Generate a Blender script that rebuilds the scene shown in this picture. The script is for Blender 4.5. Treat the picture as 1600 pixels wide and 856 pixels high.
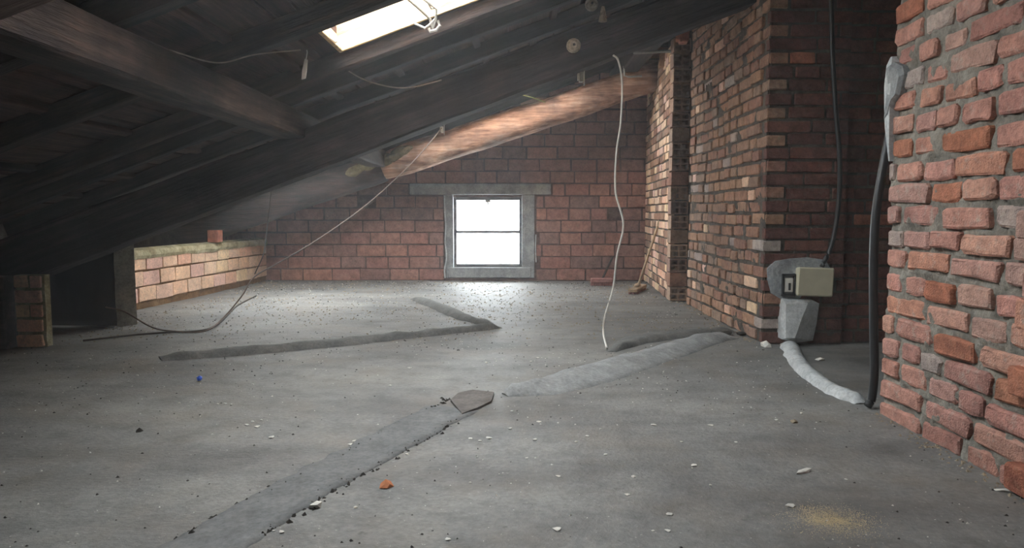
import bpy, bmesh, math, random
from mathutils import Vector, Matrix, noise

random.seed(7)
sc = bpy.context.scene
for o in list(bpy.data.objects):
    bpy.data.objects.remove(o)
col = sc.collection

# ------------------------------------------------------------------ camera
EYE, FOC, PITCH = 0.75, 1200.0, math.atan(98 / 1200)
cam_d = bpy.data.cameras.new('camera')
cam_d.sensor_width = 36
cam_d.lens = FOC / 1600 * 36
cam_d.clip_start = 0.02
cam = bpy.data.objects.new('camera', cam_d)
cam.location = (0, 0, EYE)
cam.rotation_euler = (math.pi / 2 - PITCH, 0, 0)
col.objects.link(cam)
sc.camera = cam

# ------------------------------------------------------------------ world, exposure
SKY = 9.0
w = bpy.data.worlds.new('overcast_sky')
sc.world = w
w.use_nodes = True
bg = w.node_tree.nodes['Background']
bg.inputs[0].default_value = (0.92, 0.96, 1.0, 1)
bg.inputs[1].default_value = SKY
vs = sc.view_settings
vs.view_transform = 'Standard'
vs.look = 'None'
vs.gamma = 1
vs.use_curve_mapping = False
vs.exposure = 1.7
sc.cycles.use_denoising = True
sc.cycles.adaptive_threshold = 0.02
sc.cycles.max_bounces = 7
sc.cycles.diffuse_bounces = 4
sc.cycles.volume_bounces = 1
sc.cycles.transparent_max_bounces = 8


def portal(name, loc, rot, sx, sy):
    d = bpy.data.lights.new(name, 'AREA')
    d.shape = 'RECTANGLE'
    d.size, d.size_y = sx, sy
    d.cycles.is_portal = True
    o = bpy.data.objects.new(name, d)
    o.location = loc
    o.rotation_euler = rot
    col.objects.link(o)


SL = 0.37                                    # roof slope
ANG = math.atan(SL)


def beam_z(x):                               # underside of the principal beams
    return 1.44 + SL * x


def raft_z(x):                               # underside of the common rafters
    return 1.82 + SL * x


def deck_z(x):                               # underside of the boards
    return 1.925 + SL * x


# roof windows, first one seen, the rest unseen and placed for their light: x0, x1, y0, y1
SKYLIGHTS = [(-0.90, 0.12, 3.42, 4.05), (-0.90, 0.45, 6.56, 7.14), (-1.00, 0.05, 1.81, 2.49), (-2.35, -1.42, 5.88, 6.95)]
for x0, x1, y0, y1 in SKYLIGHTS:
    xm = (x0 + x1) / 2
    portal('skylight_portal', (xm - 0.06, (y0 + y1) / 2, deck_z(xm) + 0.2), (0, -ANG, 0), (x1 - x0) / math.cos(ANG) + .1, y1 - y0 + .1)
FAR = 8.30
WX0, WX1, WZ0, WZ1 = -0.635, 0.108, 0.145, 0.905
portal('window_portal', ((WX0 + WX1) / 2, FAR + 0.3, (WZ0 + WZ1) / 2), (-math.pi / 2, 0, 0), .95, .95)

# ------------------------------------------------------------------ helpers
CP, SP = math.cos(PITCH), math.sin(PITCH)


def ray(px, py):
    u, v = (px - 800) / FOC, (428 - py) / FOC
    return Vector((u, CP + v * SP, -SP + v * CP))


def at(px, py, Y):                            # the point seen at a pixel of the photograph, Y metres away
    d = ray(px, py)
    return Vector((0, 0, EYE)) + d * (Y / d.y)


def flo(px, py, z=0.0):                       # the same on the floor
    d = ray(px, py)
    return Vector((0, 0, EYE)) + d * ((z - EYE) / d.z)


def link(name, me, mat=None, parent=None, loc=(0, 0, 0), rot=(0, 0, 0), smooth=False):
    o = bpy.data.objects.new(name, me)
    col.objects.link(o)
    o.location = loc
    o.rotation_euler = rot
    if mat and not me.materials:
        me.materials.append(mat)
    if parent:
        o.parent = parent
    if smooth:
        for p in me.polygons:
            p.use_smooth = True
    return o


def mk(bm, name='mesh'):
    bmesh.ops.recalc_face_normals(bm, faces=bm.faces)
    me = bpy.data.meshes.new(name)
    bm.to_mesh(me)
    bm.free()
    return me


def tag(o, label, cat=None, group=None, kind=None):
    if label:
        o['label'] = label
    if cat:
        o['category'] = cat
    if group:
        o['group'] = group
    if kind:
        o['kind'] = kind
    return o


def struct(o, label=None):
    o['kind'] = 'structure'
    if label:
        o['label'] = label
    return o


def empty(name, loc=(0, 0, 0), rot=(0, 0, 0)):
    o = bpy.data.objects.new(name, None)
    col.objects.link(o)
    o.location = loc
    o.rotation_euler = rot
    return o


def box(bm, x0, x1, y0, y1, z0, z1, bev=0):
    m = Matrix.Translation(((x0 + x1) / 2, (y0 + y1) / 2, (z0 + z1) / 2)) @ Matrix.Diagonal((x1 - x0, y1 - y0, z1 - z0, 1))
    r = bmesh.ops.create_cube(bm, size=1, matrix=m)
    if bev:
        es = list({e for v in r['verts'] for e in v.link_edges})
        bmesh.ops.bevel(bm, geom=es, offset=bev, segments=1, affect='EDGES')


def tube(bm, pts, r, n=6, cap=True, rf=None):
    pts = [Vector(p) for p in pts]
    rings = []
    for i, p in enumerate(pts):
        t = (pts[min(i + 1, len(pts) - 1)] - pts[max(i - 1, 0)]).normalized()
        a = Vector((0, 0, 1)) if abs(t.z) < .9 else Vector((1, 0, 0))
        s = t.cross(a).normalized()
        u = s.cross(t)
        ri = r * (rf(i / (len(pts) - 1)) if rf else 1)
        rings.append([bm.verts.new(p + (s * math.cos(k * 2 * math.pi / n) + u * math.sin(k * 2 * math.pi / n)) * ri) for k in range(n)])
    for a, b in zip(rings, rings[1:]):
        for k in range(n):
            bm.faces.new((a[k], a[(k + 1) % n], b[(k + 1) % n], b[k]))
    if cap:
        bm.faces.new(rings[0])
        bm.faces.new(rings[-1])


def spline(ctrl, n=10):
    c = [Vector(p) for p in ctrl]
    c = [2 * c[0] - c[1]] + c + [2 * c[-1] - c[-2]]
    out = []
    for i in range(1, len(c) - 2):
        p0, p1, p2, p3 = c[i - 1:i + 3]
        for k in range(n):
            t = k / n
            out.append(.5 * (2 * p1 + (p2 - p0) * t + (2 * p0 - 5 * p1 + 4 * p2 - p3) * t * t + (3 * p1 - p0 - 3 * p2 + p3) * t ** 3))
    out.append(c[-2])
    return out


def cable(name, ctrl, r, mat, n=10, parent=None):
    bm = bmesh.new()
    tube(bm, spline(ctrl, n), r)
    return link(name, mk(bm), mat, parent, smooth=True)


# ------------------------------------------------------------------ materials
def srgb(r, g, b):
    f = lambda c: (c / 255 / 12.92) if c / 255 <= .04045 else ((c / 255 + .055) / 1.055) ** 2.4
    return (f(r), f(g), f(b), 1)


class NT:
    def __init__(self, name):
        self.m = bpy.data.materials.new(name)
        self.m.use_nodes = True
        self.t = self.m.node_tree
        self.p = self.t.nodes['Principled BSDF']

    def n(self, typ, **kw):
        x = self.t.nodes.new(typ)
        for k, v in kw.items():
            setattr(x, k, v)
        return x

    def l(self, a, b):
        self.t.links.new(a, b)

    def pos(self, scale=(1, 1, 1), obj=False, rnd=0):
        src = self.n('ShaderNodeTexCoord').outputs['Object'] if obj else self.n('ShaderNodeNewGeometry').outputs['Position']
        mp = self.n('ShaderNodeMapping')
        mp.inputs['Scale'].default_value = scale
        self.l(src, mp.inputs['Vector'])
        if rnd:
            oi = self.n('ShaderNodeObjectInfo')
            mu = self.n('ShaderNodeMath', operation='MULTIPLY')
            mu.inputs[1].default_value = rnd
            self.l(oi.outputs['Random'], mu.inputs[0])
            self.l(mu.outputs[0], mp.inputs['Location'])
        return mp.outputs[0]

    def noise(self, vec, scale, detail=4, rough=.6):
        x = self.n('ShaderNodeTexNoise')
        x.inputs['Scale'].default_value = scale
        x.inputs['Detail'].default_value = detail
        x.inputs['Roughness'].default_value = rough
        self.l(vec, x.inputs['Vector'])
        return x.outputs['Fac']

    def ramp(self, fac, stops, interp='LINEAR'):
        x = self.n('ShaderNodeValToRGB')
        x.color_ramp.interpolation = interp
        e = x.color_ramp.elements
        e[0].position, e[0].color = stops[0][0], stops[0][1]
        e[1].position, e[1].color = stops[-1][0], stops[-1][1]
        for p, c in stops[1:-1]:
            q = e.new(p)
            q.color = c
        self.l(fac, x.inputs[0])
        return x.outputs[0]

    def mix(self, fac, a, b, mode='MIX'):
        x = self.n('ShaderNodeMix', data_type='RGBA', blend_type=mode)
        for s, v in ((x.inputs[0], fac), (x.inputs[6], a), (x.inputs[7], b)):
            if isinstance(v, (int, float, tuple)):
                s.default_value = v
            else:
                self.l(v, s)
        return x.outputs[2]

    def bump(self, h, strength=.4, dist=.01):
        x = self.n('ShaderNodeBump')
        x.inputs['Strength'].default_value = strength
        x.inputs['Distance'].default_value = dist
        self.l(h, x.inputs['Height'])
        self.l(x.outputs[0], self.p.inputs['Normal'])

    def done(self, color, rough=.85, spec=.3):
        if isinstance(color, tuple):
            self.p.inputs['Base Color'].default_value = color
        else:
            self.l(color, self.p.inputs['Base Color'])
        self.p.inputs['Roughness'].default_value = rough
        self.p.inputs['Specular IOR Level'].default_value = spec
        return self.m


BK, WH = (0, 0, 0, 1), (1, 1, 1, 1)


def brick_mat(name, cols, dust=srgb(150, 140, 128), dust_amt=.5, dark=.55, sat=.22):
    t = NT(name)
    oi = t.n('ShaderNodeObjectInfo')
    k = len(cols)
    cols = [tuple(a * (1 - sat) + sat * (c[0] * .35 + c[1] * .45 + c[2] * .2) * 1.05 for a in c[:3]) + (1,) for c in cols]
    base = t.ramp(oi.outputs['Random'], [((i + .5) / k, c) for i, c in enumerate(cols)])
    v = t.pos()
    n1 = t.noise(v, 14, 5, .65)
    c = t.mix(t.ramp(n1, [(.35, (dark,) * 3 + (1,)), (.65, (1.1, 1.1, 1.1, 1))]), BK, base)
    c = t.mix(1.0, base, t.ramp(n1, [(.3, (dark, dark * .95, dark * .95, 1)), (.66, (1.12, 1.1, 1.08, 1))]), 'MULTIPLY')
    n4 = t.noise(v, 55, 6, .75)
    c = t.mix(1.0, c, t.ramp(n4, [(.3, (.62, .6, .6, 1)), (.5, WH), (.7, (1.18, 1.16, 1.14, 1))]), 'MULTIPLY')
    n2 = t.noise(v, 26, 6, .7)
    f = t.ramp(n2, [(.54, BK), (.75, (dust_amt,) * 3 + (1,))])
    c = t.mix(f, c, dust)
    c = t.mix(1.0, c, t.ramp(t.noise(v, 1.6, 4, .6), [(.3, (.72, .7, .7, 1)), (.5, WH), (.72, (1.1, 1.08, 1.02, 1))]), 'MULTIPLY')
    n3 = t.noise(v, 160, 3, .6)
    add = t.n('ShaderNodeMath', operation='ADD')
    t.l(n2, add.inputs[0])
    t.l(n3, add.inputs[1])
    t.bump(add.outputs[0], .8, .009)
    return t.done(c, .92, .2)


def mortar_mat(name, c0, c1, c2, bump=.7):
    t = NT(name)
    v = t.pos()
    n1 = t.noise(v, 9, 6, .7)
    n2 = t.noise(v, 70, 5, .7)
    c = t.ramp(n1, [(.32, c0), (.52, c1), (.72, c2)])
    c = t.mix(.6, c, t.ramp(n2, [(.3, (.45, .45, .45, 1)), (.7, (1.15, 1.15, 1.15, 1))]), 'MULTIPLY')
    t.bump(n2, bump, .012)
    return t.done(c, .95, .15)


def wood_mat(name, c0, c1, c2, rough=.8, rnd=13.0):
    t = NT(name)
    v = t.pos((1.2, 16, 16), obj=True, rnd=rnd)
    v2 = t.pos((3, 3, 3), obj=True, rnd=rnd)
    n1 = t.noise(v, 1.6, 6, .65)
    n2 = t.noise(v2, 1.4, 4, .6)
    n3 = t.noise(v, 5, 4, .7)
    c = t.ramp(n1, [(.33, c0), (.52, c1), (.72, c2)])
    c = t.mix(1.0, c, t.ramp(n2, [(.35, (.55, .55, .58, 1)), (.68, (1.25, 1.18, 1.1, 1))]), 'MULTIPLY')
    add = t.n('ShaderNodeMath', operation='ADD')
    t.l(n1, add.inputs[0])
    t.l(n3, add.inputs[1])
    t.bump(add.outputs[0], .6, .012)
    return t.done(c, rough, .25)


def plain(name, c, rough=.6, spec=.4, var=.25, scale=40, metal=0):
    t = NT(name)
    n1 = t.noise(t.pos(), scale, 4, .6)
    cc = t.mix(1.0, c, t.ramp(n1, [(.3, (1 - var,) * 3 + (1,)), (.7, (1 + var * .4,) * 3 + (1,))]), 'MULTIPLY')
    t.p.inputs['Metallic'].default_value = metal
    t.bump(n1, .15, .004)
    return t.done(cc, rough, spec)


M = {}
M['brick_near'] = brick_mat('old_brick', [srgb(200, 146, 128), srgb(190, 136, 122), srgb(208, 156, 134), srgb(196, 150, 138), srgb(180, 128, 116), srgb(206, 146, 120), srgb(186, 154, 142), srgb(200, 142, 128)], srgb(184, 172, 160), .8, .68, .10)
M['brick_pale'] = brick_mat('limewashed_brick', [srgb(178, 158, 148), srgb(190, 168, 156), srgb(168, 150, 142), srgb(184, 170, 160)], srgb(190, 184, 174), .6, .75)
M['brick_orange'] = brick_mat('orange_brick', [srgb(196, 118, 78), srgb(188, 106, 74), srgb(200, 128, 90)], srgb(160, 140, 120), .3)
M['brick_chimney'] = brick_mat('weathered_brick', [srgb(176, 132, 108), srgb(162, 130, 110), srgb(186, 144, 114), srgb(168, 134, 116), srgb(166, 120, 102), srgb(178, 138, 112), srgb(166, 140, 122)], srgb(164, 150, 130), .7, .55, .06)
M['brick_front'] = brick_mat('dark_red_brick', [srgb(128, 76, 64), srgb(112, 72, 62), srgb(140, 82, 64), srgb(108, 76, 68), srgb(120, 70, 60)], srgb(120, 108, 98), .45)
M['brick_gable'] = brick_mat('red_hollow_brick', [srgb(166, 108, 92), srgb(146, 100, 88), srgb(180, 118, 94), srgb(150, 108, 96), srgb(164, 102, 86), srgb(138, 100, 90)], srgb(150, 128, 112), .6, .6)
M['brick_knee'] = brick_mat('pale_orange_brick', [srgb(238, 198, 164), srgb(240, 208, 176), srgb(234, 182, 152), srgb(240, 212, 168), srgb(232, 190, 172)], srgb(228, 214, 186), .5, .88, .1)
M['mortar'] = mortar_mat('grey_mortar', srgb(108, 104, 96), srgb(144, 138, 128), srgb(172, 166, 154))
M['mortar_dark'] = mortar_mat('sooty_mortar', srgb(70, 62, 56), srgb(96, 88, 80), srgb(122, 112, 102))
M['mortar_gable'] = mortar_mat('brown_mortar', srgb(70, 54, 50), srgb(96, 74, 68), srgb(120, 100, 92))
M['mortar_knee'] = mortar_mat('mossy_mortar', srgb(128, 118, 88), srgb(176, 168, 136), srgb(214, 208, 180))
M['mortar_brown'] = mortar_mat('brown_joint_mortar', srgb(92, 70, 48), srgb(122, 94, 66), srgb(150, 124, 94))
M['cement'] = mortar_mat('pale_cement', srgb(170, 172, 172), srgb(194, 196, 196), srgb(214, 216, 214), .4)
M['cement_grey'] = mortar_mat('smeared_grey_cement', srgb(124, 126, 128), srgb(160, 163, 165), srgb(188, 190, 190), .6)
M['concrete'] = mortar_mat('grey_concrete', srgb(96, 96, 90), srgb(130, 130, 122), srgb(160, 158, 146), .5)
M['plaster'] = mortar_mat('grey_plaster', srgb(122, 124, 126), srgb(150, 152, 152), srgb(176, 176, 174), .35)
M['beam'] = wood_mat('sooty_timber', srgb(24, 21, 24), srgb(46, 40, 42), srgb(74, 62, 62))
M['beam_warm'] = wood_mat('brown_timber', srgb(32, 26, 27), srgb(56, 46, 43), srgb(86, 70, 62))
M['beam_lit'] = wood_mat('lit_timber', srgb(80, 70, 68), srgb(116, 102, 98), srgb(150, 134, 128))  # paler than the other beams: light on the near beam put into its colour
M['rafter'] = wood_mat('dark_rafter_timber', srgb(24, 21, 24), srgb(44, 38, 40), srgb(70, 58, 56))
M['board'] = wood_mat('red_brown_boards', srgb(44, 31, 29), srgb(68, 48, 43), srgb(92, 68, 60))
M['log'] = wood_mat('barked_log', srgb(122, 88, 74), srgb(184, 146, 124), srgb(226, 202, 182))
M['log_dark'] = wood_mat('dark_log', srgb(34, 28, 28), srgb(58, 46, 44), srgb(84, 66, 60))  # lower length of the log, toned darker than the rest
M['mossy'] = plain('mossy_mortar_lumps', srgb(116, 108, 86), .95, .1, .5, 25)
M['pine'] = wood_mat('yellow_pine', srgb(200, 160, 110), srgb(222, 190, 142), srgb(236, 212, 172), .6)
M['pale_wood'] = wood_mat('bare_wood', srgb(150, 124, 98), srgb(184, 160, 130), srgb(206, 186, 158), .7)
M['grey_wood'] = wood_mat('grey_weathered_frame', srgb(96, 96, 98), srgb(122, 122, 124), srgb(150, 150, 150), .7)
M['black_rubber'] = plain('black_rubber', srgb(38, 38, 40), .45, .5)
M['white_cable'] = plain('white_pvc', srgb(205, 200, 192), .5, .4, .15)
M['grey_cable'] = plain('dusty_wire', srgb(150, 132, 122), .7, .3)
M['dusty_wire'] = plain('dull_brown_wire', srgb(112, 96, 88), .8, .2)
M['dark_wire'] = plain('dark_wire', srgb(62, 54, 48), .7, .3)
M['yellow_wire'] = plain('yellow_green_wire', srgb(120, 122, 62), .5, .4)
M['ivory'] = plain('ivory_plastic', srgb(196, 190, 166), .5, .4, .12, 12)
M['white'] = plain('white_plastic', srgb(214, 212, 206), .5, .4, .1)
M['dark_plastic'] = plain('dark_plastic', srgb(46, 46, 48), .5, .4)
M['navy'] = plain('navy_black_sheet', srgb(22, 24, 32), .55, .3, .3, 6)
M['steel'] = plain('galvanised_steel', srgb(170, 168, 162), .45, .5, .2, 60, .6)
M['porcelain'] = plain('porcelain', srgb(172, 160, 142), .5, .4, .6, 55)
M['blue'] = plain('blue_plastic', srgb(40, 84, 190), .4, .5)
M['moss'] = plain('pale_lime_droppings', srgb(176, 170, 140), .9, .2, .4, 60)
M['chip'] = plain('plaster_chips', srgb(206, 202, 194), .9, .2, .25, 50)
M['dark_chip'] = plain('dark_crumbs', srgb(52, 48, 44), .9, .2, .3, 50)
M['tan_chip'] = plain('tan_crumbs', srgb(148, 134, 114), .9, .2, .3, 50)
M['grains'] = plain('pale_grains', srgb(206, 186, 150), .95, .1, .2, 80)
M['clay'] = plain('orange_clay', srgb(196, 128, 92), .9, .2, .3, 40)
M['cloth'] = plain('white_cloth', srgb(210, 204, 198), .9, .2, .15)
M['pinkish'] = plain('faded_red_bristle', srgb(150, 104, 98), .9, .2, .3)


def floor_mat():
    t = NT('dusty_concrete')
    v = t.pos()
    vs_ = t.pos((1, 2.2, 1))
    n1 = t.noise(vs_, .9, 5, .6)
    n2 = t.noise(v, 7, 6, .7)
    n3 = t.noise(v, 60, 4, .7)
    c = t.ramp(n1, [(.3, srgb(92, 90, 88)), (.5, srgb(117, 116, 114)), (.7, srgb(136, 134, 130))])
    c = t.mix(1.0, c, t.ramp(n2, [(.26, (.6, .59, .58, 1)), (.5, (1, 1, 1, 1)), (.74, (1.25, 1.24, 1.2, 1))]), 'MULTIPLY')
    c = t.mix(.85, c, t.ramp(n3, [(.3, (.7, .7, .7, 1)), (.7, (1.15, 1.15, 1.13, 1))]), 'MULTIPLY')
    c = t.mix(t.ramp(t.noise(v, 2.3, 5, .65), [(.48, BK), (.7, (.45, .45, .45, 1))]), c, srgb(120, 110, 98))
    c = t.mix(t.ramp(t.noise(v, 24, 3, .6), [(.66, BK), (.74, (.55, .55, .55, 1))]), c, srgb(72, 68, 64))
    c = t.mix(t.ramp(t.noise(v, 120, 2, .5), [(.72, BK), (.78, (.7, .7, .7, 1))]), c, srgb(205, 200, 190))
    t.bump(n3, .6, .01)
    return t.done(c, .62, .3)


M['floor'] = floor_mat()


def glass():
    m = bpy.data.materials.new('dusty_glass')
    m.use_nodes = True
    t = m.node_tree
    t.nodes.clear()
    out = t.nodes.new('ShaderNodeOutputMaterial')
    tr = t.nodes.new('ShaderNodeBsdfTransparent')
    tr.inputs[0].default_value = (.95, .97, .97, 1)
    gl = t.nodes.new('ShaderNodeBsdfGlossy')
    gl.inputs['Roughness'].default_value = .05
    mx = t.nodes.new('ShaderNodeMixShader')
    mx.inputs[0].default_value = .06
    t.links.new(tr.outputs[0], mx.inputs[1])
    t.links.new(gl.outputs[0], mx.inputs[2])
    t.links.new(mx.outputs[0], out.inputs[0])
    return m


M['glass'] = glass()

# ------------------------------------------------------------------ bricks
_bm_cache = {}


def brick_mesh(kind, L, H, T, irr, var):
    key = (kind, var)
    if key in _bm_cache:
        return _bm_cache[key]
    rnd = random.Random(hash((L, H, var)) & 0xffff)
    j = lambda a: rnd.uniform(-a, a)
    hx, hz = L / 2, H / 2
    c = min(irr * .9, H * .22)
    # outline, anticlockwise, chipped corners, wavy long edges
    o = [(-hx + c * rnd.uniform(.3, 1.3), -hz + j(irr * .25)), (j(hx * .5), -hz + j(irr * .5)), (hx - c * rnd.uniform(.3, 1.3), -hz + j(irr * .25)),
         (hx + j(irr * .4), -hz + c * rnd.uniform(.3, 1.2)), (hx + j(irr * .4), hz - c * rnd.uniform(.3, 1.2)),
         (hx - c * rnd.uniform(.3, 1.3), hz + j(irr * .25)), (j(hx * .5), hz + j(irr * .5)), (-hx + c * rnd.uniform(.3, 1.3), hz + j(irr * .25)),
         (-hx + j(irr * .4), hz - c * rnd.uniform(.3, 1.2)), (-hx + j(irr * .4), -hz + c * rnd.uniform(.3, 1.2))]
    bm = bmesh.new()
    b = irr * .5
    front = [bm.verts.new((x * (1 - b / hx), j(irr * .25), z * (1 - b / hz))) for x, z in o]
    edge = [bm.verts.new((x, b * .9 + j(irr * .15), z)) for x, z in o]
    back = [bm.verts.new((x, T, z)) for x, z in o]
    bm.faces.new(front)
    for k in range(10):
        q = (k + 1) % 10
        bm.faces.new((edge[k], edge[q], front[q], front[k]))
        bm.faces.new((back[k], back[q], edge[q], edge[k]))
    me = mk(bm, kind)
    _bm_cache[key] = me
    return me


_mat_mesh = {}


def with_mat(me, mat):
    k = (me.name, mat.name)
    if k not in _mat_mesh:
        c = me.copy()
        c.materials.append(mat)
        _mat_mesh[k] = c
    return _mat_mesh[k]


def lay(parent, org, u, n, L, z0, ztop, ch, lens, H, T, irr, pick, jit=.004, joint=.014, keep=None, first=None, rnd=None, name='brick', s_end=None, proud=.006, waver=0.0, clip=None, over=None):
    """courses of single bricks on the face that starts at org, runs along u and looks along n"""
    rnd = rnd or random.Random(3)
    rz = math.atan2(u.y, u.x)
    flip = Vector((math.sin(rz), -math.cos(rz), 0)).dot(n) < 0     # local -y must look along n
    if flip:
        rz += math.pi
    ci, z, cnt = 0, z0, 0
    obm = bmesh.new()
    while z < 3:
        a = first(ci) if first else -rnd.choice(lens) * rnd.uniform(0, .9)
        e = s_end(ci) if s_end else L
        while a < e - .02:
            ln = rnd.choice(lens) * rnd.uniform(.95, 1.05)
            s0, s1 = max(a, first(ci) if first else 0), min(a + ln, e)
            if e - s1 < .05:
                s1 = e
            a = max(a + ln, s1) + joint * rnd.uniform(.7, 1.5)
            if s1 - s0 < .03:
                continue
            if clip:
                for c0, c1 in clip(z + H / 2):
                    if s0 < c0 and s1 > c0 and s1 <= c1 + .25:
                        s1 = c0 - .008
                    elif s0 < c1 and s1 > c1:
                        s0 = c1 + .008
                    elif s0 >= c0 and s1 <= c1:
                        s1 = s0
                if s1 - s0 < .03:
                    continue
            sm = (s0 + s1) / 2
            zc = z + H / 2 + rnd.uniform(-jit, jit) + waver * noise.noise(Vector((sm * 1.3, ci * .15, 5.1)))
            p = org + u * sm
            if zc + H / 2 > ztop(p):
                continue
            if keep and not keep(sm, zc, s0, s1):
                continue
            d = rnd.uniform(-proud, proud * .6)
            bl = s1 - s0
            kk = 'h' if bl < .16 else 's'
            me = brick_mesh('%s_%s_%.3f' % (name, kk, H), .12 if kk == 'h' else .24, H, T, irr, rnd.randrange(8))
            mat = pick(rnd, sm, zc)
            if over and over(p, zc):          # above the picture: joined
                q = me.copy()
                q.transform(Matrix.Translation((p.x - n.x * d, p.y - n.y * d, zc)) @ Matrix.Rotation(rz, 4, 'Z') @ Matrix.Diagonal((bl / (.12 if kk == 'h' else .24), 1, 1, 1)))
                obm.from_mesh(q)
                bpy.data.meshes.remove(q)
                over_mat = mat
                continue
            o = link('brick', with_mat(me, mat), None, parent, (p.x - n.x * d, p.y - n.y * d, zc), (rnd.uniform(-.015, .015), rnd.uniform(-.5, .5) * irr, rz + rnd.uniform(-.012, .012)))
            o.scale = (bl / (.12 if kk == 'h' else .24), 1, 1)
            cnt += 1
        z += ch
        ci += 1
    if obm.faces:
        o = link('upper_bricks', mk(obm), over_mat, parent)
        o['kind'] = 'stuff'
    else:
        obm.free()
    return cnt


def mortar_face(bm, org, u, n, L, z0, ztop, res, depth, amp, hole=None, seed=0.0):
    """uneven bed of mortar, recessed behind the brick faces"""
    nx = max(2, int(L / res))
    zmax = max(ztop(org), ztop(org + u * L))
    nz = max(2, int((zmax - z0) / res))
    g = []
    for i in range(nx + 1):
        s = L * i / nx
        p0 = org + u * s
        top = ztop(p0)
        row = []
        for k in range(nz + 1):
            z = min(z0 + (zmax - z0) * k / nz, top)
            q = Vector((p0.x * 1, p0.y * 1, z))
            f = noise.noise(q * 9 + Vector((seed, 0, 0))) * .6 + noise.noise(q * 30) * .45
            row.append(bm.verts.new(Vector((p0.x, p0.y, z)) - n * (depth - amp * f)))
        g.append(row)
    for i in range(nx):
        for k in range(nz):
            if hole and hole(L * (i + .5) / nx, z0 + (zmax - z0) * (k + .5) / nz):
                continue
            a, b, c, d = g[i][k], g[i + 1][k], g[i + 1][k + 1], g[i][k + 1]
            if (a.co - d.co).length < 1e-5 and (b.co - c.co).length < 1e-5:
                continue
            bm.faces.new((a, b, c, d))


def prism(bm, pts_bottom, ztops, z0=0.0):
    a = [bm.verts.new((x, y, z0)) for x, y in pts_bottom]
    b = [bm.verts.new((x, y, z)) for (x, y), z in zip(pts_bottom, ztops)]
    k = len(a)
    bm.faces.new(a)
    bm.faces.new(b)
    for i in range(k):
        bm.faces.new((a[i], a[(i + 1) % k], b[(i + 1) % k], b[i]))


def wall_solid(bm, x0, x1, y0, y1, z0=-.05):
    pts = [(x0, y0), (x1, y0), (x1, y1), (x0, y1)]
    prism(bm, pts, [deck_z(x) + .06 for x, y in pts], z0)


roof_top = lambda p: deck_z(p.x) + .01

# ------------------------------------------------------------------ dust haze in the air
hz_m = bpy.data.materials.new('dust_haze')
hz_m.use_nodes = True
nt = hz_m.node_tree
nt.nodes.remove(nt.nodes['Principled BSDF'])
vsn = nt.nodes.new('ShaderNodeVolumeScatter')
vsn.inputs['Color'].default_value = (.95, .97, 1, 1)
vsn.inputs['Density'].default_value = 0.010
vsn.inputs['Anisotropy'].default_value = 0.35
nt.links.new(vsn.outputs[0], nt.nodes['Material Output'].inputs['Volume'])
bm = bmesh.new()
hp = [(-3.44, -2.55), (2.44, -2.55), (2.44, 8.56), (-3.44, 8.56)]
prism(bm, hp, [deck_z(x) + .2 for x, y in hp], .0)
hz = link('haze', mk(bm), hz_m)
tag(hz, 'thin dusty haze filling the attic air', 'haze', None, 'stuff')

# ================================================================== FLOOR
X0, X1, Y0, Y1 = -3.45, 2.45, -2.6, 8.45


def floor_h(x, y):
    q = Vector((x, y, 0))
    h = .010 * noise.noise(q * .8) + .004 * noise.noise(q * 3.1) + .0015 * noise.noise(q * 14)
    return h


bm = bmesh.new()
NX, NY = 150, 280
gr = [[bm.verts.new((X0 + (X1 - X0) * i / NX, Y0 + (Y1 - Y0) * k / NY, floor_h(X0 + (X1 - X0) * i / NX, Y0 + (Y1 - Y0) * k / NY))) for k in range(NY + 1)] for i in range(NX + 1)]
for i in range(NX):
    for k in range(NY):
        bm.faces.new((gr[i][k], gr[i + 1][k], gr[i + 1][k + 1], gr[i][k + 1]))
box(bm, X0, X1, Y0, Y1, -.25, -.06)
floor = struct(link('floor', mk(bm), M['floor'], smooth=True), 'dusty grey concrete attic floor')


def ridge(name, path, widths, h, mat, label, seed, prof=None, jag=.012):
    """a low hump of mortar laid over the floor along a path"""
    pts = spline([Vector((p[0], p[1], 0)) for p in path], 14)
    prof = prof or [(-1, -.35), (-.86, .25), (-.5, .85), (0, 1), (.5, .85), (.86, .25), (1, -.35)]
    bm = bmesh.new()
    rings = []
    N = len(pts)
    for i, p in enumerate(pts):
        t = (pts[min(i + 1, N - 1)] - pts[max(i - 1, 0)]).normalized()
        s = Vector((-t.y, t.x, 0))
        f = i / (N - 1)
        a = f * (len(widths) - 1)
        k = min(int(a), len(widths) - 2)
        wd = widths[k] * (1 - a + k) + widths[k + 1] * (a - k)
        endf = min(1, min(i, N - 1 - i) / 3 + .15)
        r = []
        for q, z in prof:
            pp = p + s * (q * wd / 2 + jag * noise.noise(Vector((i * .33, q * 2, seed))))
            hh = h * z * endf * (1 + .35 * noise.noise(Vector((pp.x * 9, pp.y * 9, seed))))
            r.append(bm.verts.new((pp.x, pp.y, floor_h(pp.x, pp.y) + hh)))
        rings.append(r)
    for a, b in zip(rings, rings[1:]):
        for k in range(len(prof) - 1):
            bm.faces.new((a[k], a[k + 1], b[k + 1], b[k]))
    o = link(name, mk(bm), mat, floor, smooth=True)
    o['label'] = label
    return o


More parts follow.
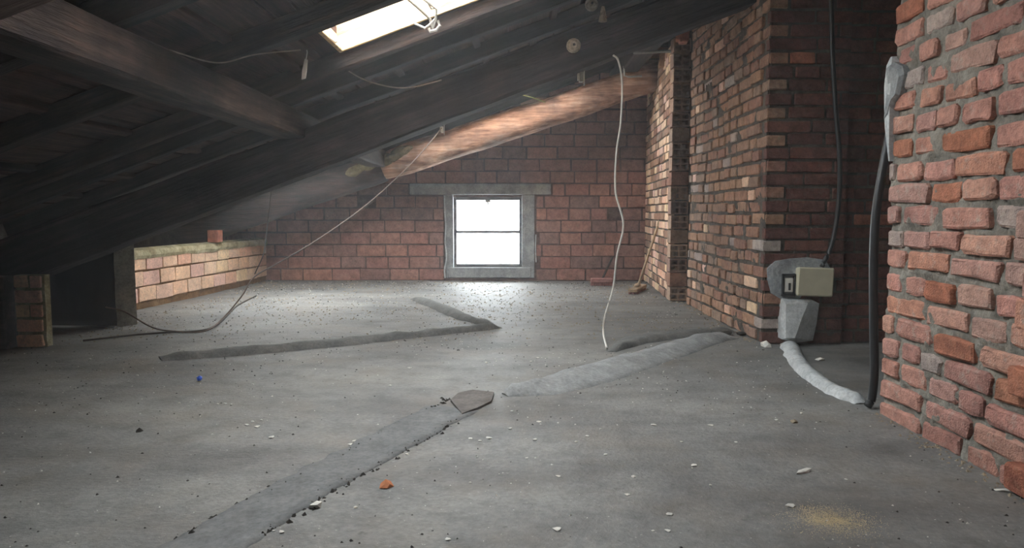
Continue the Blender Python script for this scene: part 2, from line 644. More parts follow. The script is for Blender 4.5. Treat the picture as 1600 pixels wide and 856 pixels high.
F = lambda *pp: [flo(*q)[:2] for q in pp]
FLAT = [(-1, -.5), (-.97, .8), (-.6, 1), (0, 1), (.6, 1), (.97, .8), (1, -.5)]
M['strip'] = mortar_mat('smooth_patched_cement', srgb(104, 104, 103), srgb(118, 118, 117), srgb(130, 130, 128), .15)
ridge('mortar_strip', F((210, 920), (330, 850), (430, 790), (528, 735), (620, 685), (712, 636)), [.19, .19, .18, .19, .2, .2], .007, M['strip'], 'flat patched strip running diagonally across the floor', 1.0, FLAT, .016)
GENTLE = [(-1, -.4), (-.9, .1), (-.6, .38), (-.25, .68), (.1, .93), (.4, 1), (.7, .82), (.9, .3), (1, -.4)]
STEP = [(-1, -.4), (-.92, .15), (-.78, .72), (-.6, .98), (-.35, 1), (0, .8), (.4, .45), (.8, .12), (1, -.3)]
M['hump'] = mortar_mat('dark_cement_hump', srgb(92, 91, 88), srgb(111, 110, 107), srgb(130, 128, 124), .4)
M['pale_floor'] = mortar_mat('pale_dusty_cement', srgb(128, 128, 127), srgb(148, 148, 147), srgb(172, 172, 170), .3)
ridge('mortar_ridge', F((790, 618), (850, 609), (920, 591), (1000, 566), (1075, 543), (1140, 526)), [.06, .20, .26, .24, .20, .14], .040, M['pale_floor'], 'pale mortar hump over a buried pipe reaching the brick chimney', 2.0, GENTLE)
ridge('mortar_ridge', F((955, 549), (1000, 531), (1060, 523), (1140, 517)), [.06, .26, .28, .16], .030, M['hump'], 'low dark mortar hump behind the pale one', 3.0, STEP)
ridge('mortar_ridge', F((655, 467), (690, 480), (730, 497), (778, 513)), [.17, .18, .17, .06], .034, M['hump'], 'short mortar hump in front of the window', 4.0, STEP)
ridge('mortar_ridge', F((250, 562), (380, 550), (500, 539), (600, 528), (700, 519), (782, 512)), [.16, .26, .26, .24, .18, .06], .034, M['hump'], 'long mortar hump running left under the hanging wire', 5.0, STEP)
ridge('mortar_ridge', F((1232, 536), (1244, 562), (1265, 588), (1300, 612), (1347, 632)), [.11, .10, .09, .09, .07], .035, M['cement'], 'pale mortar hump curving from the wall socket to the hose', 6.0)
# dark brown patch where the strip ends
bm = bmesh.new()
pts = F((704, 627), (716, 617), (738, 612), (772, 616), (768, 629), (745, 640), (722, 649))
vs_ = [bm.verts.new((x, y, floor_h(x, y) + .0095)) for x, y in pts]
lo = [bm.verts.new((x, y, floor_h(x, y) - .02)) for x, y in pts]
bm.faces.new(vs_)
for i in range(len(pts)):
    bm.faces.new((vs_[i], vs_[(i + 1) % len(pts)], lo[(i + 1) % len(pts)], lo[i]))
M['damp'] = mortar_mat('dark_damp_cement', srgb(92, 86, 82), srgb(112, 106, 102), srgb(128, 122, 116), .4)  # dark brown patch, only toned darker than the floor around it
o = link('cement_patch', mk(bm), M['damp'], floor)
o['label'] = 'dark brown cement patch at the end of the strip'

# ================================================================== FAR GABLE WALL
up = Vector((0, 0, 1))
GX0, GX1 = -3.45, 1.75
bm = bmesh.new()


def gable_hole(s, z):
    x = GX0 + s
    return (WX0 - .1 < x < WX1 + .14 and WZ0 - .02 < z < WZ1 + .02) or (1.02 < x < 1.2 and .66 < z < .80)


mortar_face(bm, Vector((GX0, FAR, 0)), Vector((1, 0, 0)), Vector((0, -1, 0)), GX1 - GX0, -.02, roof_top, .035, .010, .012, gable_hole)
# solid body round the window
for a, b, c, d in ((GX0, WX0 - .09, -.05, 3), (WX1 + .136, GX1, -.05, 3), (WX0 - .09, WX1 + .136, -.05, WZ0), (WX0 - .09, WX1 + .136, WZ1, 3)):
    if d == 3:
        prism(bm, [(a, FAR + .05), (b, FAR + .05), (b, FAR + .3), (a, FAR + .3)], [deck_z(a) + .06, deck_z(b) + .06, deck_z(b) + .06, deck_z(a) + .06], c)
    else:
        box(bm, a, b, FAR + .02, FAR + .3, c, d)
gable = struct(link('wall_gable', mk(bm), M['mortar_gable']), 'far gable wall of red hollow bricks round the small window')


def gable_clip(z):
    out = []
    if z < WZ1 + .05:
        out.append((WX0 - .1 - GX0, WX1 + .15 - GX0))
    if .90 < z < 1.06:
        out.append((-1.11 - GX0, .43 - GX0))
    if .62 < z < .8:
        out.append((1.03 - GX0, 1.19 - GX0))
    if .75 < z < .92:
        out.append((-1.66 - GX0, -1.47 - GX0))
    return out


rg = random.Random(21)
lay(gable, Vector((GX0, FAR, 0)), Vector((1, 0, 0)), Vector((0, -1, 0)), GX1 - GX0, .005, roof_top, .131, [.25, .31, .31, .22], .117, .05, .006, lambda r, s, z: M['brick_gable'], .003, .013, None, rnd=rg, proud=.004, clip=gable_clip)
# lintel, jambs, sill
bm = bmesh.new()
box(bm, -1.10, .42, FAR - .012, FAR + .25, .928, 1.045, .006)
struct(link('trim_1', mk(bm), M['plaster']), 'grey concrete lintel over the small window')
bm = bmesh.new()
box(bm, WX0 - .085, WX0, FAR + .0, FAR + .26, .03, .925, .004)
struct(link('trim_2', mk(bm), M['plaster']), 'grey plastered jamb on the left of the small window')
bm = bmesh.new()
box(bm, WX1, WX1 + .135, FAR - .004, FAR + .26, .03, .925, .004)
struct(link('trim_3', mk(bm), M['plaster']), 'grey plastered jamb on the right of the small window')
bm = bmesh.new()
box(bm, WX0 - .06, WX1 + .1, FAR - .012, FAR + .27, .03, WZ0, .008)
struct(link('trim_4', mk(bm), M['plaster']), 'rough grey sill under the small window')
# window: frame, bar, two panes, catch
win = struct(empty('window_1', ((WX0 + WX1) / 2, FAR + .14, WZ0)), 'small bright two-pane window in the far brick wall')
hw, hh = (WX1 - WX0) / 2, WZ1 - WZ0
for a, b, c, d in ((-hw, -hw + .03, 0, hh), (hw - .03, hw, 0, hh), (-hw + .03, hw - .03, 0, .03), (-hw + .03, hw - .03, hh - .035, hh)):
    bm = bmesh.new()
    box(bm, a, b, -.025, .025, c, d + .02 * (d == hh), .004)
    link('frame_bar', mk(bm), M['grey_wood'], win)
bm = bmesh.new()
box(bm, -hw + .03, hw - .03, -.012, .012, hh * .49 - .008, hh * .49 + .024, .002)
link('glazing_bar', mk(bm), M['grey_wood'], win)
for c, d in ((.03, hh * .49), (hh * .49 + .018, hh - .035)):
    bm = bmesh.new()
    box(bm, -hw + .03, hw - .03, -.002, .002, c, d)
    link('pane', mk(bm), M['glass'], win)
bm = bmesh.new()
box(bm, -.03, .03, -.045, -.02, hh - .06, hh - .035, .004)
box(bm, -.008, .008, -.06, -.02, hh - .085, hh - .05, .003)
link('catch', mk(bm), M['steel'], win)

# ================================================================== HOLLOW-BRICK PIER AND SIDE WALL AT THE FAR RIGHT
A0, A1 = Vector((1.435, FAR, 0)), Vector((1.325, 6.50, 0))
u = (A1 - A0).normalized()
n = Vector((-abs(u.y), u.x * (-1 if u.y > 0 else 1), 0)).normalized()
n = Vector((u.y, -u.x, 0))
if n.x > 0:
    n = -n
LL = (A1 - A0).length
top_s = lambda p: 2.16
bm = bmesh.new()
mortar_face(bm, A0, u, n, LL, -.02, top_s, .04, .008, .010)
prism(bm, [(1.34 + .03, 6.5), (1.47, 6.5), (1.62, FAR), (1.46, FAR)], [2.15] * 4, -.05)
wside = struct(link('wall_pier', mk(bm), M['mortar_dark']), 'short brick wall running to the gable at the far right')
rr = random.Random(5)
lay(wside, A0, u, n, LL, .006, top_s, .074, [.24, .24, .12, .18], .06, .05, .006, lambda r, s, z: M['brick_knee'] if r.random() < .45 else M['brick_chimney'], .003, .013, rnd=rr)


def hollow_block():
    W, H, D = .142, .108, .13
    bm = bmesh.new()
    xs = [0, .011, .064, .078, .131, W]
    zs = [0, .011, .048, .060, .097, H]
    g = [[bm.verts.new((x, 0, z)) for z in zs] for x in xs]
    for i in range(5):
        for k in range(5):
            fs = (g[i][k], g[i + 1][k], g[i + 1][k + 1], g[i][k + 1])
            if i in (1, 3) and k in (1, 3):
                bk = [bm.verts.new(v.co + Vector((0, D * .8, 0))) for v in fs]
                for q in range(4):
                    bm.faces.new((fs[q], fs[(q + 1) % 4], bk[(q + 1) % 4], bk[q]))
                bm.faces.new(bk)
            else:
                bm.faces.new(fs)
    bk = [bm.verts.new(p) for p in ((0, D, 0), (W, D, 0), (W, D, H), (0, D, H))]
    bm.faces.new(bk)
    bm.faces.new([g[i][0] for i in range(6)] + [bk[1], bk[0]])
    bm.faces.new([g[i][5] for i in range(6)] + [bk[2], bk[3]])
    bm.faces.new([g[0][k] for k in range(6)] + [bk[3], bk[0]])
    bm.faces.new([g[5][k] for k in range(6)] + [bk[2], bk[1]])
    me = bpy.data.meshes.new('hollow_block')
    bmesh.ops.recalc_face_normals(bm, faces=bm.faces)
    bm.to_mesh(me)
    bm.free()
    me.materials.append(M['brick_block'])
    return me


M['brick_block'] = brick_mat('hollow_block_clay', [srgb(190, 150, 122), srgb(170, 124, 102), srgb(200, 164, 134), srgb(160, 120, 104)], srgb(190, 176, 156), .5, .7)
hb = hollow_block()
solid = with_mat(brick_mesh('plainblock', .142, .108, .13, .006, 1), M['brick_chimney'])
z, i = .006, 0
while z < 2.05:
    if i in (1, 4, 8, 11):
        o = link('brick', solid, None, wside, (1.318 + .071, 6.39, z + .054))
    else:
        o = link('hollow_block', hb, None, wside, (1.318 + rr.uniform(-.004, .004), 6.385 + rr.uniform(-.004, .004), z), (0, 0, rr.uniform(-.02, .02)))
    z += .120
    i += 1

# ================================================================== CHIMNEY BREAST
CX, CY, CE = 1.418, 4.316, 6.16
bm = bmesh.new()
LU, LN = Vector((0, 1, 0)), Vector((-1, 0, 0))
FU, FN = Vector((1, 0, 0)), Vector((0, -1, 0))
mortar_face(bm, Vector((CX, CY, 0)), LU, LN, CE - CY, -.02, roof_top, .022, .008, .018, seed=3)
wall_solid(bm, CX + .03, 1.87, CY + .03, CE)
wall_solid(bm, 1.86, 2.45, CY + .075, CE)
wall_solid(bm, 1.47, 2.45, CE - .01, 6.52)
wall_solid(bm, 1.66, 2.45, 6.5, FAR + .3)
chim = struct(link('wall_chimney', mk(bm), M['mortar_dark']), 'weathered long side of the brick chimney breast')
bm = bmesh.new()
mortar_face(bm, Vector((CX, CY, 0)), FU, FN, .452, -.02, roof_top, .025, .010, .014, seed=6)
mortar_face(bm, Vector((1.87, CY + .045, 0)), FU, FN, .5, -.02, roof_top, .03, .012, .012, seed=9)
chimf = struct(link('wall_alcove_back', mk(bm), M['mortar_dark']), 'shaded dark red brick face of the chimney behind the junction box')
rc = random.Random(11)
out_of_view = lambda p, z: z > EYE + .275 * p.y + .05
CHH = .0742


def pick_left(r, s, z):
    q = r.random()
    return M['brick_pale'] if q < .06 else M['brick_knee'] if q < .13 else M['brick_chimney']


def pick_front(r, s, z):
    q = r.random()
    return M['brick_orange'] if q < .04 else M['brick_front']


def patch(px):        # bricks under the cement patch are left out
    return px


lay(chim, Vector((CX, CY, 0)), LU, LN, CE - CY, .004, roof_top, CHH, [.24, .24, .115, .18, .13, .12], .057, .10, .008, pick_left, .005, .014,
    first=lambda c: 0 if c % 2 else .118, rnd=rc, proud=.010, waver=.014, over=out_of_view)
lay(chimf, Vector((CX, CY, 0)), FU, FN, .45, .004, roof_top, CHH, [.24, .25, .2, .13], .060, .10, .006, pick_front, .003, .012,
    first=lambda c: 0 if c % 2 == 0 else .118, rnd=rc, proud=.006, over=out_of_view)
lay(chimf, Vector((1.872, CY + .045, 0)), FU, FN, .36, .004, roof_top, CHH, [.24, .25, .2], .060, .08, .006, pick_front, .003, .012, rnd=rc, over=out_of_view)

# alcove side and the solid mass behind the near wall
bm = bmesh.new()
wall_solid(bm, 2.25, 2.45, 2.6, CY + .08)
struct(link('wall_alcove', mk(bm), M['mortar_dark']), 'shaded side wall of the alcove')

# ================================================================== NEAR RIGHT WALL
WX = 1.368
WE, WS = 2.80, 1.25
bm = bmesh.new()
mortar_face(bm, Vector((WX, WS, 0)), LU, LN, WE - WS, -.02, roof_top, .014, .010, .023, seed=12)
wall_solid(bm, WX + .025, 2.45, WS, WE - .012)
wall_solid(bm, WX, 2.45, -2.6, WS)
wr = struct(link('wall_right', mk(bm), M['mortar']), 'near right wall of rough salmon bricks in thick grey mortar')
rn = random.Random(31)


def pick_near(r, s, z):
    q = r.random()
    return M['brick_pale'] if q < .10 else M['brick_orange'] if q < .19 else M['brick_near']


lay(wr, Vector((WX, WS, 0)), LU, LN, WE - WS, -.012, roof_top, .0795, [.235, .235, .22, .16, .115, .15], .059, .11, .013, pick_near, .006, .021,
    rnd=rn, proud=.009, waver=.018)
# toothed brick ends standing proud at the near edge
for z, y1, L in ((.715, 2.035, .22), (.30, 2.04, .2), (.04, 2.03, .2), (.56, 2.0, .2), (.48, 2.02, .16), (.88, 2.0, .2)):
    me = with_mat(brick_mesh('tooth', .24, .075, .11, .008, rn.randrange(5)), M['brick_orange'] if z in (.30, .04) else M['brick_near'])
    o = link('brick', me, None, wr, (WX - .035, y1 - L / 2, z), (0, 0, math.radians(-90)))
    o.scale.x = L / .24
# cement dab on the far arris
bm = bmesh.new()
dab = []
for px, py in ((1381, 112), (1386, 103), (1397, 97), (1410, 103), (1413, 116), (1406, 148), (1397, 160), (1392, 182), (1385, 192), (1380, 196)):
    d = ray(px, py)
    t = (WX - .012) / d.x
    dab.append((min(d.y * t, 2.815), EYE + d.z * t))
cy = sum(p[0] for p in dab) / len(dab)
cz = sum(p[1] for p in dab) / len(dab)
out = [bm.verts.new((WX - .012, y, z)) for y, z in dab]
inn = [bm.verts.new((WX - .026 + .004 * noise.noise(Vector((y * 30, z * 30, 0))), cy + (y - cy) * .82, cz + (z - cz) * .86)) for y, z in dab]
bk = [bm.verts.new((WX + .05, y, z)) for y, z in dab]
bm.faces.new(inn)
for i in range(len(dab)):
    j = (i + 1) % len(dab)
    bm.faces.new((out[i], out[j], inn[j], inn[i]))
    bm.faces.new((bk[i], bk[j], out[j], out[i]))
o = link('cement_dab', mk(bm), M['plaster'], wr)
o['label'] = 'smooth grey cement dab on the arris'
bm = bmesh.new()
sec = [(1.30, .006, .012), (1.27, .020, .022), (1.20, .026, .026), (1.12, .022, .024), (1.05, .018, .020), (.98, .008, .012), (.93, .004, .006)]
pr_ = None
for z, w_, d_ in sec:
    rg_ = [bm.verts.new(v) for v in ((WX - d_, 2.80 - w_ * 1.2, z), (WX - d_ * 1.1, 2.80 + w_ * .4, z), (WX + .01, 2.80 + w_ * .6, z), (WX + .06, 2.80 + w_ * .5, z), (WX + .06, 2.78, z))]
    if pr_:
        for q in range(5):
            bm.faces.new((pr_[q], pr_[(q + 1) % 5], rg_[(q + 1) % 5], rg_[q]))
    else:
        bm.faces.new(rg_)
    pr_ = rg_
bm.faces.new(pr_)
o = link('cement_dab', mk(bm), M['cement'], wr)
o['label'] = 'white cement smear running down the arris'

# rear and eaves walls, ridge side
bm = bmesh.new()
wall_solid(bm, X0, X1, -2.75, -2.6)
struct(link('wall_rear', mk(bm), M['mortar_dark']), 'rear wall behind the viewer')
bm = bmesh.new()
wall_solid(bm, X0 - .15, X0, -2.75, FAR + .3)
struct(link('wall_eaves', mk(bm), M['mortar_dark']), 'low dark wall under the eaves')

# ================================================================== LEFT KNEE WALL, PIER, POST
K0, K1 = Vector((-2.86, 5.66, 0)), Vector((-2.655, FAR - .01, 0))
u = (K1 - K0).normalized()
n = Vector((u.y, -u.x, 0))
LL = (K1 - K0).length
ktop = lambda p: .455
bm = bmesh.new()
mortar_face(bm, K0, u, n, LL, -.02, ktop, .03, .010, .012, seed=15)
prism(bm, [(K0.x - .03, K0.y), (K1.x - .03, K1.y), (K1.x - .22, K1.y), (K0.x - .22, K0.y)], [.455] * 4, -.05)
knee = struct(link('wall_knee', mk(bm), M['mortar_brown']), 'low knee wall of pale orange bricks under the eaves')
bm = bmesh.new()
# rough mortar capping
cap = []
for i in range(30):
    s = LL * i / 29
    p = K0 + u * s
    f = noise.noise(Vector((s * 4, 2, 1))) * .02
    cap.append([bm.verts.new(p + n * .006 + up * (.385 + f * 1.4)), bm.verts.new(p + n * .016 + up * (.41 + f)), bm.verts.new(p + n * .010 + up * (.452 + f * .4)), bm.verts.new(p - n * .06 + up * (.468 + f * .4)), bm.verts.new(p - n * .2 + up * .455)])
for a, b in zip(cap, cap[1:]):
    for k in range(4):
        bm.faces.new((a[k], a[k + 1], b[k + 1], b[k]))
o = link('mortar_cap', mk(bm), M['mortar_knee'], knee)
o['label'] = 'pale mossy mortar capping'
rk = random.Random(8)
lay(knee, K0, u, n, LL, .055, lambda p: .47, .122, [.235, .24, .23], .108, .08, .006, lambda r, s, z: M['brick_knee'], .003, .012, rnd=rk, proud=.004)
# loose brick standing on the knee wall under the log
p = at(343, 366, 7.15)
me = with_mat(brick_mesh('loose', .11, .11, .10, .008, 2), M['brick_orange'])
o = link('brick', me, None, None, (-2.70, 7.12, .52), (0, 0, math.radians(90)))
tag(o, 'small orange brick standing on top of the low knee wall', 'brick')
o.name = 'loose_brick'

# brick pier with mortar flank
P0 = Vector((-2.735, 4.20, 0))
bm = bmesh.new()
mortar_face(bm, P0, FU, FN, .16, -.02, lambda p: .40, .02, .012, .01, seed=22)
prism(bm, [(P0.x, 4.215), (P0.x + .15, 4.215), (P0.x + .155, 4.27), (P0.x, 4.27)], [.40] * 4, -.03)
pier = struct(link('wall_stub', mk(bm), M['mortar_knee']), 'stubby brick pier carrying the beam at the left edge')
lay(pier, P0, FU, FN, .145, .004, lambda p: .42, .082, [.145, .07], .066, .07, .007, lambda r, s, z: M['brick_knee'] if r.random() < .5 else M['brick_chimney'], .003, .012, rnd=random.Random(4), first=lambda c: 0)

# concrete post
bm = bmesh.new()
for k in range(11):
    z = -.02 + .62 * k / 10
    w_ = .083
    ring = []
    for sx, sy in ((-1, -1), (0, -1), (1, -1), (1, 1), (-1, 1)):
        f = .005 * noise.noise(Vector((sx * 3, sy * 3, z * 12)))
        ring.append(bm.verts.new((sx * w_ + f, sy * w_ + f, z)))
    if k:
        for q in range(5):
            bm.faces.new((prev[q], prev[(q + 1) % 5], ring[(q + 1) % 5], ring[q]))
    else:
        bm.faces.new(ring)
    prev = ring
bm.faces.new(prev)
M['post'] = mortar_mat('pale_post_concrete', srgb(140, 138, 128), srgb(178, 176, 164), srgb(206, 202, 188), .5)
post = link('concrete_post', mk(bm), M['post'], None, (-2.60, 5.09, 0), (0, 0, math.radians(27)))
tag(post, 'square grey concrete post propping the big beam beside the knee wall', 'post')

# dark timber upright at the left edge
bm = bmesh.new()
box(bm, -.055, .055, -.05, .05, -.01, .395, .006)
o = link('timber_post', mk(bm), M['beam'], None, (-2.82, 4.20, 0))
tag(o, 'dark brown timber post left of the brick pier', 'post')

# navy black sheet closing the opening under the beam
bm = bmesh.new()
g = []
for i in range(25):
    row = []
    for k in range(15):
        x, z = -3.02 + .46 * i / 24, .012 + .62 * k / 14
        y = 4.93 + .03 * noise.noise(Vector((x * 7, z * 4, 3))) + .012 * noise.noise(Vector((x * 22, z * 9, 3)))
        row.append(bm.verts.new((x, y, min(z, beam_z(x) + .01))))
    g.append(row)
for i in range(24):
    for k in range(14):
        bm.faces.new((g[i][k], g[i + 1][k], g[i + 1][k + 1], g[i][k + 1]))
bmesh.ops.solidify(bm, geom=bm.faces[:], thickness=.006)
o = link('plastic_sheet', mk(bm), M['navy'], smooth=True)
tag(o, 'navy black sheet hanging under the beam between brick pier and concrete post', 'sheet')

# ================================================================== ROOF
# boards with the roof windows left open; battens; slab above
def cut(y0, y1, xa, xb):
    """split a Y run where roof windows lie"""
    segs = [(y0, y1)]
    for sx0, sx1, sy0, sy1 in SKYLIGHTS:
        if xb > sx0 - .001 and xa < sx1 + .001:
            ns = []
            for a, b in segs:
                if b <= sy0 or a >= sy1:
                    ns.append((a, b))
                else:
                    if a < sy0:
                        ns.append((a, sy0))
                    if b > sy1:
                        ns.append((sy1, b))
            segs = ns
    return segs


xs_cuts = sorted({X0 - .2, X1 + .2} | {v for s in SKYLIGHTS for v in s[:2]})
bm = bmesh.new()
for xa, xb in zip(xs_cuts, xs_cuts[1:]):
    for ya, yb in cut(-2.8, FAR + .5, xa + .001, xb - .001):
        pts = [(xa, ya), (xb, ya), (xb, yb), (xa, yb)]
        a = [bm.verts.new((x, y, deck_z(x) + .03)) for x, y in pts]
        b = [bm.verts.new((x, y, deck_z(x) + .10)) for x, y in pts]
        bm.faces.new(a)
        bm.faces.new(b)
        for i in range(4):
            bm.faces.new((a[i], a[(i + 1) % 4], b[(i + 1) % 4], b[i]))
ceil = struct(link('ceiling', mk(bm), M['board']), 'sloping underside of the boarded tile roof')
rb = random.Random(17)
x = X0 + .02
while x < X1 - .1:
    wd = rb.uniform(.15, .21)
    xe = x + wd
    for v in (v for s in SKYLIGHTS for v in s[:2]):
        if x + .03 < v < xe + .06:
            xe = v
            break
    for ya, yb in cut(-2.55, FAR + .28, x + .002, xe - .002):
        L = yb - ya
        if L < .05:
            continue
        bm = bmesh.new()
        wp = (xe - x - .012) / math.cos(ANG)
        box(bm, -L / 2, L / 2, -wp / 2, wp / 2, 0, .024, .003)
        link('board', mk(bm), M['board'], ceil, ((x + xe) / 2, (ya + yb) / 2, deck_z((x + xe) / 2) + rb.uniform(0, .006)), Matrix(((0, math.cos(ANG), -math.sin(ANG)), (1, 0, 0), (0, math.sin(ANG), math.cos(ANG)))).to_euler() if False else (Matrix.Rotation(-ANG, 3, 'Y') @ Matrix.Rotation(math.pi / 2, 3, 'Z')).to_euler())
    x = xe


def timber(name, p0, p1, w, h0, h1, mat, seed, segs=24, rough=.006, bev=.012, roll=0):
    """a hewn beam from p0 to p1 (middle of its underside), local x along it"""
    p0, p1 = Vector(p0), Vector(p1)
    d = p1 - p0
    L = d.length
    xa = d.normalized()
    ya = up.cross(xa).normalized()
    za = xa.cross(ya)
    bm = bmesh.new()
    prev = None
    for i in range(segs + 1):
        f = i / segs
        h = h0 + (h1 - h0) * f
        c = min(bev, w * .2)
        sec = [(-w / 2 + c, 0), (w / 2 - c, 0), (w / 2, c), (w / 2, h - c), (w / 2 - c, h), (-w / 2 + c, h), (-w / 2, h - c), (-w / 2, c)]
        ring = []
        for q, (y, z) in enumerate(sec):
            a = noise.noise(Vector((f * L * 2.2, q * 1.7, seed))) * rough + noise.noise(Vector((f * L * 8, q * 2.3, seed + 9))) * rough * .5
            ring.append(bm.verts.new((f * L, y + a * (1 if y > 0 else -1), z + a * (1 if z > h / 2 else -1))))
        if prev:
            for q in range(8):
                bm.faces.new((prev[q], prev[(q + 1) % 8], ring[(q + 1) % 8], ring[q]))
        else:
            bm.faces.new(ring)
        prev = ring
    bm.faces.new(prev)
    o = link(name, mk(bm), mat)
    m = Matrix((xa, ya, za)).transposed().to_4x4()
    m.translation = p0
    o.matrix_world = m
    o.location = p0
    o.rotation_euler = m.to_euler()
    return o


CA = math.cos(ANG)
# the big beam crossing the picture
xb0, xb1 = -3.3, 1.60
b = timber('roof_beam', (xb0, 4.67, beam_z(xb0) - .03), (xb1, 4.67, beam_z(xb1)), .19, .31 * CA, .215 * CA, M['beam'], 1.0, 40, .009, .015)
tag(b, 'long sooty timber beam sloping across the middle of the attic', 'beam')
b = timber('roof_beam', (xb0, 1.36, beam_z(xb0)), (1.5, 1.36, beam_z(1.5)), .18, .24 * CA, .23 * CA, M['beam_lit'], 2.0, 30, .006)
tag(b, 'nearest brown roof beam cutting the upper left corner', 'beam')
# round log before the gable
pts = []
for i in range(41):
    f = i / 40
    X = -3.25 + f * 4.68
    zc = 1.27 + (X + .99) * .325 + (.03 * (X + .99) if X < -.99 else 0) * .4 + .012 * noise.noise(Vector((X * 1.3, 0, 4)))
    pts.append(Vector((X, 7.55 + .02 * noise.noise(Vector((X, 3, 0))), zc)))
for part, mat_, lab in ((pts[16:], M['log'], 'pale barked round log carrying the roof in front of the far wall'), (pts[:18], M['log_dark'], 'dark lower length of log ending over the knee wall')):
    bm = bmesh.new()
    dk = mat_ is M['log_dark']
    tube(bm, part, .137 if dk else .145, 14, True, lambda f: 1 + .08 * noise.noise(Vector((f * 9, 1, 1))) + (.06 if dk else .08 * (.4 - f) - .35 * max(0, 1 - f / .12) ** 1.5))
    for v in bm.verts:
        v.co += Vector((0, 1, 1)) * .006 * noise.noise(v.co * 9)
    o = link('roof_log', mk(bm), mat_, smooth=True)
    tag(o, lab, 'log')
rm = random.Random(6)
for k in range(7):
    bm = bmesh.new()
    bmesh.ops.create_icosphere(bm, subdivisions=2, radius=1)
    r = rm.uniform(.05, .085)
    for v in bm.verts:
        v.co = Vector((v.co.x * r * 1.5, v.co.y * r * .7, v.co.z * r * .7)) * (1 + .3 * noise.noise(v.co * 3 + Vector((k, 0, 0))))
    X = -1.50 + .075 * k
    o = link('mortar_lump', mk(bm), M['mossy'], None, (X, 7.44 + rm.uniform(-.01, .01), 1.27 + (X + .99) * .335 + rm.uniform(-.02, .09)), (0, -.32, 0))
    tag(o, 'mossy mortar lump packed over the splice of the log', 'mortar', 'mortar lumps on the log splice')

# purlins running away from the viewer
for X, yA, yB, lab in ((-1.30, -2.5, FAR + .1, 'thick square purlin running from the upper left corner onto the big beam'), (1.12, -2.5, FAR + .1, 'purlin close under the roof beside the right brick walls')):
    b = timber('purlin', (X, yA, beam_z(X) + .215), (X, yB, beam_z(X) + .215), .165, .155, .155, M['beam_warm'] if X < 0 else M['beam'], X, 40, .005)
    tag(b, lab, 'purlin')
# common rafters up the slope
RY = [1.75, 2.55, 3.33, 4.13, 4.50, 5.15, 5.80, 7.22, 7.95]
labs = {1.75: 'dark rafter crossing over the thick purlin nearest the upper left corner beam', 2.55: 'dark rafter over the thick purlin, between the corner beam and the roof window',
        3.33: 'brown rafter along the near side of the open roof window', 4.13: 'brown rafter along the far side of the open roof window',
        4.50: 'first dark rafter below the open roof window', 5.15: 'second dark rafter below the open roof window', 5.80: 'dark rafter right above the top edge of the long sooty beam',
        7.22: 'dark rafter in the gap between the long sooty beam and the log', 7.95: 'last rafter, behind the log next to the far brick wall'}
for i, y in enumerate(RY):
    m = M['beam_warm'] if y in (3.33, 4.13) else M['rafter']
    b = timber('rafter', (X0 + .1, y, raft_z(X0 + .1)), (2.2 if 2.85 < y < 4.3 else 1.39, y, raft_z(2.2 if 2.85 < y < 4.3 else 1.39)), .085, .10 * CA, .10 * CA, m, y, 26, .005, .006)
    tag(b, labs[y], 'rafter', 'common rafters under the roof boards')
# short battens nailed between rafters, seen from below
rt = random.Random(41)
for a, c in zip(RY, RY[1:]):
    if c - a < .3:
        continue
    for k in range(12):
        X = -2.9 + k * .44 + rt.uniform(-.08, .08)
        if any(X > s[0] - .06 and X < s[1] + .06 and c > s[2] and a < s[3] for s in SKYLIGHTS) or X > 2.1:
            continue
        bm = bmesh.new()
        L = c - a - .09
        box(bm, -L / 2, L / 2, -.022, .022, -.03, 0, .003)
        o = link('batten', mk(bm), M['beam_warm'] if rt.random() < .5 else M['board'], ceil, (X, (a + c) / 2, deck_z(X)), (Matrix.Rotation(-ANG, 3, 'Y') @ Matrix.Rotation(math.pi / 2, 3, 'Z')).to_euler())

